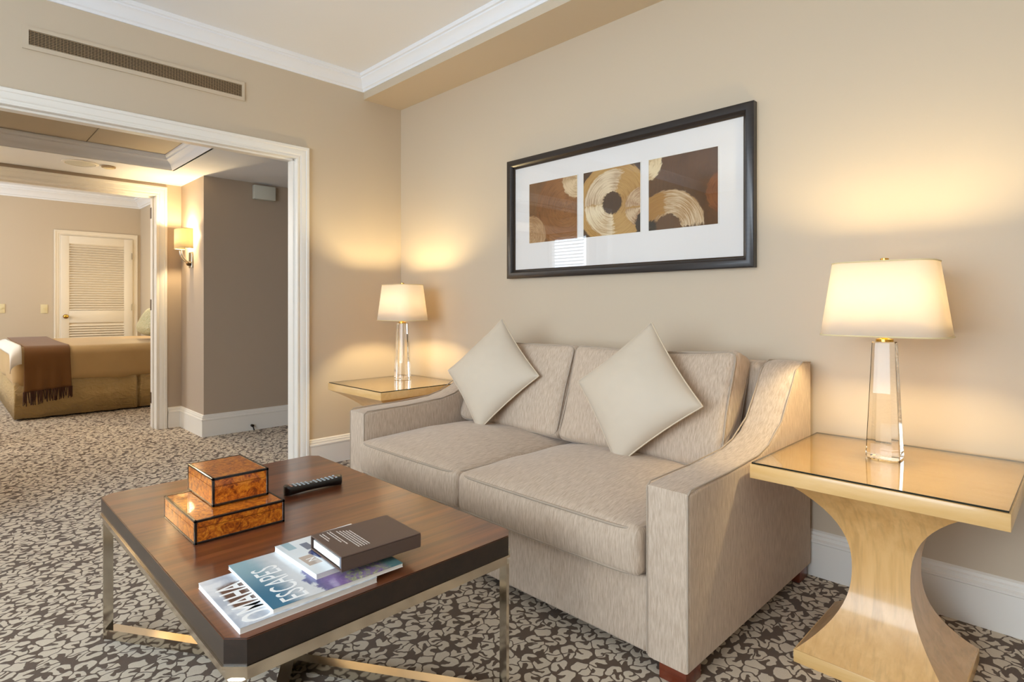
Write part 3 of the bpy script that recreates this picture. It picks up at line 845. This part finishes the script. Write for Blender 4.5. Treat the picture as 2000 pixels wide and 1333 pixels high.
for i, (ia, ib) in enumerate(((0,3),(1,2))):
    def pt(k): cx, cy, sx, sy = corners[k]; return Vector((cx+sx*.021, cy+sy*.021, 0))
    a, b = pt(ia), pt(ib); d = (b-a).normalized(); s = Vector((-d.y, d.x, 0))*.018
    zt = .037
    runs = [(a, b)] if i == 0 else [(a, mid-d*.0205), (mid+d*.0205, b)]
    for p, q in runs:
        bm = BM(); add_prism(bm, [((p+s).x,(p+s).y),((p-s).x,(p-s).y),((q-s).x,(q-s).y),((q+s).x,(q+s).y)], 2, .0045, zt); part(ct, 'stretcher', bm, M['chrome'])

# ---- burl boxes
def burl_box(x0, x1, y0, y1, z0, z1, lid, label):
    t = thing('keepsake_box', ((x0+x1)/2, (y0+y1)/2, z0), label, 'box', 'burl wood boxes on the coffee table')
    e = .007
    zl = z1-lid
    part(t, 'body', box(x0+.001, x1-.001, y0+.001, y1-.001, z0+.0005, zl-.0006), M['burl'])
    part(t, 'lid', box(x0+.001, x1-.001, y0+.001, y1-.001, zl+.0006, z1-.001), M['burl'])
    bm = BM()
    for x in (x0, x1-e):
        add_box(bm, x, x+e, y0, y1, z1-e, z1, .001, 1); add_box(bm, x, x+e, y0, y1, z0, z0+e, .001, 1)
    for y in (y0, y1-e):
        add_box(bm, x0, x1, y, y+e, z1-e, z1, .001, 1); add_box(bm, x0, x1, y, y+e, z0, z0+e, .001, 1)
    for x in (x0, x1-e):
        for y in (y0, y1-e): add_box(bm, x, x+e, y, y+e, z0, z1, .001, 1)
    part(t, 'edging', bm, M['black_lacquer'], label='black lacquer edging strips')
burl_box(1.862, 2.152, -2.108, -1.863, TZ, .5455, .022, 'larger flat burl wood box with black edges, lower of the stack')
burl_box(1.845, 2.072, -2.038, -1.878, .5455, .627, .026, 'smaller cube-like burl wood box on top of the flat box')

# ---- remote control
rc = thing('remote_control', (1.928,-1.664,TZ), 'black remote control with pale buttons lying on the coffee table', 'remote control')
bm = BM(); L = .205; n = 20; rings = []
for i in range(n+1):
    s = -1+2*i/n; y = s*L/2
    w = .0265*(1-.16*(1-abs(s)**2)) * (1 if abs(s) < .9 else math.sqrt(max(0.08, 1-((abs(s)-.9)/.105)**2)))
    zt = .028+.004*s*s; zb = .002+.008*(1-s*s)*.6
    rings.append([bm.verts.new((w*a, y, zb+(zt-zb)*b)) for a, b in ((-.7,0),(.7,0),(1,.35),(1,.75),(.8,1),(-.8,1),(-1,.75),(-1,.35))])
for a, b in zip(rings, rings[1:]):
    for k in range(8): bm.faces.new((a[k], a[(k+1)%8], b[(k+1)%8], b[k]))
bm.faces.new(rings[0][::-1]); bm.faces.new(rings[-1]); bmesh.ops.recalc_face_normals(bm, faces=bm.faces)
part(rc, 'body', bm, M['remote'], local=True, angle=60)
bp = None
for r in range(12):
    for cidx in range(3):
        y = -.082+r*.0145; s = y/(L/2)
        if r in (5,) and cidx != 1: continue
        x = (cidx-1)*.0125; z = .028+.004*s*s
        if bp is None:
            b2 = BM(); add_lathe(b2, [(.0045,-.001),(.0045,.001),(.0034,.0018)], 0, 0, 10, 1, .85)
            bp = part(rc, 'button', b2, M['btn'], local=True); o = bp; base_mesh = bp.data
        else:
            o = bp.copy(); COL.objects.link(o); o.parent = rc
        if r == 0 or (r == 11 and cidx == 1):
            if 'tan' not in bpy.data.meshes: 
                me = base_mesh.copy(); me.name = 'tan'; me.materials[0] = M['btn_red']
            o.data = bpy.data.meshes['tan']; o['label'] = 'tan coloured button'
        else: o.data = base_mesh
        o.location = (x, y, z)
rc.rotation_euler = (0,0,math.radians(-3))

# ---- magazines and book
def cover_mat(name, fn):
    t = NT(name); return t.done(t.bsdf(fn(t), .3, coat=.5, coat_rough=.08))
def cov_omaha(t):
    x, y, z = t.sep(t.obj())          # local: x across 0..w, y along 0..l (0 = title edge)
    n = t.noise(t.obj(), 14, 3, .6, .5)
    sky = t.mix(t.sstep(n, .35, .65), (232,236,240), (178,188,202))
    brown = t.mix(n, (108,70,52), (66,40,32))
    k = t.math('ADD', x, t.math('MULTIPLY', t.math('SUBTRACT', n, .5), .05))
    band = t.math('MULTIPLY', t.sstep(k, .045, .06), t.math('SUBTRACT', 1, t.sstep(k, .165, .185)))
    band = t.math('MULTIPLY', band, t.sstep(y, .016, .024))
    c = t.mix(band, sky, brown)
    return t.mix(t.sstep(x, .215, .23), c, (234,238,242)) if False else c
def cov_escapes(t):
    x, y, z = t.sep(t.obj())
    n = t.noise(t.obj(), 24, 3, .6, .8); n2 = t.noise(t.obj(), 60, 3, .7, 1.5)
    teal = t.mix(t.sstep(x, .02, .2), (190,186,184), (22,104,138))
    teal = t.mix(t.sstep(t.math('ADD', y, t.math('MULTIPLY', n, .03)), .045, .10), t.mix(t.sstep(x,.0,.22),(150,186,196),(28,108,142)), t.mix(n, (196,202,206), (226,230,234)))
    d = t.math('ADD', t.math('SUBTRACT', t.math('SUBTRACT', y, .092), t.math('MULTIPLY', t.math('ABSOLUTE', t.math('SUBTRACT', x, .20)), .4)), t.math('MULTIPLY', t.math('SUBTRACT', n, .5), .06))
    mt = t.mix(t.sstep(y, .10, .15), t.mix(n2, (38,60,122), (80,92,150)), t.mix(n2, (84,66,136), (170,140,184)))
    c = t.mix(t.sstep(d, -.004, .006), teal, mt)
    fl = t.ramp(n2, [(.3,(84,66,130)),(.48,(150,124,172)),(.56,(150,158,118)),(.7,(206,200,170))])
    c = t.mix(t.sstep(t.math('ADD', y, t.math('MULTIPLY', n, .05)), .185, .21), c, fl)
    return t.mix(t.sstep(y, .262, .285), c, t.mix(n2, (30,96,116), (120,150,140)))
def cov_bridal(t):
    x, y, z = t.sep(t.obj())
    n = t.noise(t.obj(), 12, 2, .5, .4)
    c = t.mix(n, (214,226,232), (240,244,246))
    d = t.math('SQRT', t.math('ADD', t.math('POWER', t.math('SUBTRACT', x, .115), 2), t.math('POWER', t.math('SUBTRACT', y, .072), 2)))
    navy = t.mix(n, (40,58,104), (74,88,140))
    c = t.mix(t.math('MULTIPLY', t.math('SUBTRACT', 1, t.sstep(d, .034, .038)), t.sstep(t.math('ADD', y, t.math('MULTIPLY', x, -.2)), .018, .022)), c, navy)
    bx = t.math('MULTIPLY', t.math('MULTIPLY', t.sstep(x, .105, .107), t.math('SUBTRACT', 1, t.sstep(x, .165, .167))), t.math('MULTIPLY', t.sstep(y, .010, .012), t.math('SUBTRACT', 1, t.sstep(y, .042, .044))))
    c = t.mix(bx, c, (186,168,154))
    s = t.math('MULTIPLY', t.math('SUBTRACT', 1, t.sstep(x, .05, .052)), t.math('MULTIPLY', t.sstep(y, .012, .016), t.math('SUBTRACT', 1, t.sstep(y, .034, .036))))
    c = t.mix(s, c, (150,184,196))
    s2 = t.math('MULTIPLY', t.math('MULTIPLY', t.sstep(x, .03, .032), t.math('SUBTRACT', 1, t.sstep(x, .075, .08))), t.math('MULTIPLY', t.sstep(y, .048, .05), t.math('SUBTRACT', 1, t.sstep(y, .068, .07))))
    return t.mix(s2, c, (92,106,130))
def magazine(x1, y0, w, l, z0, th, rot, mat, label):
    """origin at the near title corner; local x runs towards -world x?  kept: x = distance from low-x edge"""
    r = thing('magazine', (x1-w, y0, z0), label, 'magazine', 'magazines on the coffee table')
    part(r, 'pages', box(.001, w-.001, .001, l-.001, .0004, th-.0006), M['paper'], local=True)
    part(r, 'cover', box(0, w, 0, l, th-.0006, th), mat, local=True)
    part(r, 'cover_back', box(0, w, 0, l, 0, .0004), M['paper'], local=True)
    r.rotation_euler = (0,0,math.radians(rot))
    return r
def title(root, s, size, x, y, z, sx, m, name='title', bold=0):
    mt = Matrix.Translation((x, y, z)) @ Matrix.Rotation(PI, 4, 'Z')
    return part(root, name, text_bm(s, size, mt, .00012, sx, bold), m, local=True)
m1 = magazine(2.672, -2.176, .258, .305, TZ, .012, -.5, cover_mat('cover_city', cov_omaha), 'magazine titled OMAHA at the bottom of the pile')
title(m1, 'OMAHA', .094, .254, .079, .0121, .58, M['print_white'], bold=.0012)
m2 = magazine(2.664, -2.103, .275, .31, .4921, .009, -1.5, cover_mat('cover_travel', cov_escapes), 'blue and teal magazine titled ESCAPES, second in the pile')
title(m2, 'ESCAPES', .084, .266, .083, .0091, .62, M['print_white'])
m3 = magazine(2.606, -1.992, .218, .215, .5012, .012, 1.0, cover_mat('cover_white', cov_bridal), 'pale blue and white magazine directly under the brown book')
title(m3, 'N', .030, .146, .040, .0121, .9, M['print_white'])
# slipcased book
bz0, bz1 = .5136, .549
bk = thing('book', (2.56,-1.834,bz0), 'brown slipcased book with white printed lines on top of the magazines', 'book')
bw, bl, bt = .170, .212, bz1-bz0
bm = BM(); tk = .0035
add_box(bm, -bw/2, bw/2, -bl/2, bl/2, bt-tk, bt, .001, 1); add_box(bm, -bw/2, bw/2, -bl/2, bl/2, 0, tk, .001, 1)
add_box(bm, bw/2-tk, bw/2, -bl/2, bl/2, tk, bt-tk); add_box(bm, -bw/2, -bw/2+tk, -bl/2, bl/2, tk, bt-tk); add_box(bm, -bw/2+tk, bw/2-tk, bl/2-tk, bl/2, tk, bt-tk)
part(bk, 'slipcase', bm, M['book_cover'], local=True)
part(bk, 'pages', box(-bw/2+.008, bw/2-.016, -bl/2+.004, bl/2-.005, .006, bt-.0105), M['paper'], local=True)
part(bk, 'binding', box(bw/2-.0155, bw/2-.0045, -bl/2+.003, bl/2-.005, .0045, bt-.0055), M['book_edge'], local=True)
bm = BM(); rnd = random.Random(3)
for i in range(11):
    y = -bl/2+.016+i*.0068
    lo = -.068+(.052 if i in (2,5) else .012*(i in (0,)) + (.05 if i > 6 else .0)); hi = .056 if i not in (0, 1, 3, 4) else (-.03 if i < 2 else .02)
    if i in (0,1): lo, hi = -.072, -.02-.01*i
    elif i in (3,4): lo, hi = -.075, .005+.02*(i-3)
    elif i == 2 or i == 5: continue
    else: lo, hi = -.066+(i-6)*.004, .058
    x = lo
    while x < hi:
        wd = rnd.uniform(.004,.012); add_box(bm, x, min(x+wd, hi), y, y+.0024, bt, bt+.0002); x += wd+.0018
part(bk, 'printed_lines', bm, M['book_line'], local=True, label='rows of tiny white print')
bk.rotation_euler = (0,0,math.radians(-3))

# ================================================================== BED
bx0, bx1, by0, by1 = -5.42, -3.50, -2.075, -.46
bed = thing('bed', ((bx0+bx1)/2, (by0+by1)/2, 0), 'large bed with tan cover and gold pleated skirt in the far bedroom', 'bed')
def fn(u, v, t, p):
    if t > 0: p.z += .02*(1-u*u)*(1-v*v)
    if t < .6:
        k = (.6-t)/1.6
        p.x += .012*k*math.sin(p.y*11+1)*(1 if u > .9 else -1 if u < -.9 else 0)
        if v < -.9: p.y += .012*k*math.sin(p.x*9)
    if v < -.6 and u > .6 and t < 0: p.z -= .06*(-t)*((u-.6)/.4)*((-v-.6)/.4)
    return p
part(bed, 'cover', rounded_box((bx0+bx1)/2, (by0+by1)/2, .525, bx1-bx0, by1-by0, .37, .085, fn, (20,26,8)), M['bed_cover'], angle=80)
part(bed, 'box_spring', box(bx0+.08, bx1-.08, by0+.08, by1-.01, .06, .36), M['sheet'])
bm = BM(); pts = []
def pleat(y): return -.035 if abs(y+1.02) < .012 else 0
ys = [by0+.02+i*(by1-by0-.03)/120 for i in range(121)]
for y in ys: pts.append((bx1-.022+pleat(y)+.004*math.sin(y*23), y))
foot = [(bx1-.03-i*(bx1-bx0-.05)/80, by0+.022+.004*math.sin(i)) for i in range(1, 81)]
loop = foot[::-1]+[(bx1-.05, by0+.05)]+pts
lo = [bm.verts.new((x+.012*math.sin(y*31+x*17), y, .018)) for x, y in loop]; hi = [bm.verts.new((x, y, .37)) for x, y in loop]
for i in range(len(loop)-1): bm.faces.new((lo[i], lo[i+1], hi[i+1], hi[i]))
o = part(bed, 'bed_skirt', bm, M['bed_skirt'], angle=60); md = o.modifiers.new('s', 'SOLIDIFY'); md.thickness = .004
# brown throw folded over the foot end, with fringe
th = thing('throw_blanket', (-4.3,-1.82,.72), 'brown fringed throw blanket draped over the foot of the bed', 'blanket')
path = []
for i in range(14): path.append((-5.2+i*(1.58/13), .728))
for i in range(1, 7):
    a = i/6*PI/2; path.append((-3.60+.118*math.sin(a), .612+.116*math.cos(a)))
for i in range(1, 11): path.append((-3.480+.002*i, .612-i*.031))
bm = BM(); rows = []
for k in range(37):
    f = k/36; row = []
    for j, (x, z) in enumerate(path):
        y = -1.99+f*.36
        drop = max(0, (.612-z))
        zz = z + (.012*math.sin((x+3)*2.2) if z > .70 else 0) - drop*.25*(1-f)*.35
        row.append(bm.verts.new((x+.02*drop*3*(.5+.5*math.sin(f*21+drop*2)), y+.01*math.sin(x*3)+drop*.05*(f-.5), zz+(.008 if z>.7 else 0))))
    rows.append(row)
for a, b in zip(rows, rows[1:]):
    for j in range(len(path)-1): bm.faces.new((a[j], a[j+1], b[j+1], b[j]))
ends = [v[-1].co.copy() for v in rows]
bmesh.ops.recalc_face_normals(bm, faces=bm.faces)
o = part(th, 'blanket', bm, M['throw'], angle=80); md = o.modifiers.new('s', 'SOLIDIFY'); md.thickness = .006
bm = BM(); rnd = random.Random(5)
for i in range(60):
    f = rnd.random()*35.99; k = int(f); p = ends[k].lerp(ends[k+1], f-k)
    l = rnd.uniform(.07,.11)*(1.25-.3*f/36); q = p+Vector((rnd.uniform(0,.02), rnd.uniform(-.012,.012), -l))
    add_tube(bm, [p+Vector((.002,0,.01)), p.lerp(q,.5)+Vector((.006,0,0)), q], [.006,.005,.004], 5)
tag(part(th, 'fringe', bm, M['fringe']), 'dark brown twisted fringe', kind='stuff')
# white folded sheet at the very foot of the bed
bm = BM(); rows = []
for k in range(9):
    f = k/8; row = []
    for j, (x, z) in enumerate(path[:22]):
        a = f*PI/2
        row.append(bm.verts.new((x+.004, -2.0-.088*math.sin(a), z+.006-.086*(1-math.cos(a)))))
    rows.append(row)
for a, b in zip(rows, rows[1:]):
    for j in range(21): bm.faces.new((a[j], a[j+1], b[j+1], b[j]))
bmesh.ops.recalc_face_normals(bm, faces=bm.faces)
o = part(bed, 'folded_sheet', bm, M['sheet'], angle=80, label='white sheet edge folded over the foot'); md = o.modifiers.new('s', 'SOLIDIFY'); md.thickness = .008
# patterned pillow at the head end
bm = rounded_box(0, 0, 0, .62, .15, .32, .065, lambda u, v, t, p: Vector((p.x, p.y+.05*v*(1-u*u)*(1-t*t), p.z+.02*(1-u*u)*t)), (12,3,10))
bmesh.ops.transform(bm, matrix=Matrix.Translation((-4.1,-.74,.935)) @ Matrix.Rotation(math.radians(-28), 4, 'X') , verts=bm.verts)
single('bed_pillow', bm, M['floral'], (-4.1,-.74,.72), 'green and cream patterned pillow at the head of the bed', 'pillow', angle=80)

# ================================================================== LIGHT
w = bpy.data.worlds.new('world'); SC.world = w; w.use_nodes = True
bg = w.node_tree.nodes['Background']; bg.inputs[0].default_value = (.74, .87, 1.0, 1); bg.inputs[1].default_value = 9.0
def portal(name, loc, rot, sx, sy):
    l = bpy.data.lights.new(name, 'AREA'); l.shape = 'RECTANGLE'; l.size = sx; l.size_y = sy; l.cycles.is_portal = True
    o = bpy.data.objects.new(name, l); COL.objects.link(o); o.location = loc; o.rotation_euler = rot
for n, (a, b, c, e), y in (('a', W1, -5.2), ('b', W2, -4.2), ('c', W3, -4.2)):
    portal('window_portal_'+n, ((a+b)/2, y-.02, (c+e)/2), (PI/2, 0, 0), b-a, e-c)
# bedside lamp of the bedroom, hidden behind the door jamb
point('bedside_light', (-5.0,-.75,1.35), 12, WARM, .08)
point('bedroom_fill', (-3.6,-3.2,2.1), 60, (1.0,.88,.72), .10)  # added fill that brightens the bedroom from out of view
# added warm fill for the sitting room, unseen behind the camera
point('room_fill', (3.0,-4.6,1.7), 24, (1.0,.90,.74), .15)

# ================================================================== CAMERA
F = 1131.0; YAW = math.radians(44.924)
cam = bpy.data.cameras.new('camera'); co = bpy.data.objects.new('camera', cam); COL.objects.link(co)
cam.sensor_fit = 'HORIZONTAL'; cam.sensor_width = 36; cam.lens = 36*F/2000
cam.shift_x = 0; cam.shift_y = -(666.5-598)/2000
cam.clip_start = .05
co.location = (3.8436, -2.5987, 1.12)
fwd = Vector((-math.cos(YAW), math.sin(YAW), 0))
co.rotation_euler = fwd.to_track_quat('-Z', 'Y').to_euler()
SC.camera = co
vs = SC.view_settings
vs.view_transform = 'Standard'; vs.look = 'None'; vs.gamma = 1; vs.use_curve_mapping = False; vs.exposure = 0.18
SC.cycles.max_bounces = 14; SC.cycles.diffuse_bounces = 6; SC.cycles.glossy_bounces = 6; SC.cycles.transmission_bounces = 12; SC.cycles.transparent_max_bounces = 16
SC.cycles.caustics_refractive = True; SC.cycles.caustics_reflective = False
SC.cycles.sample_clamp_indirect = 6
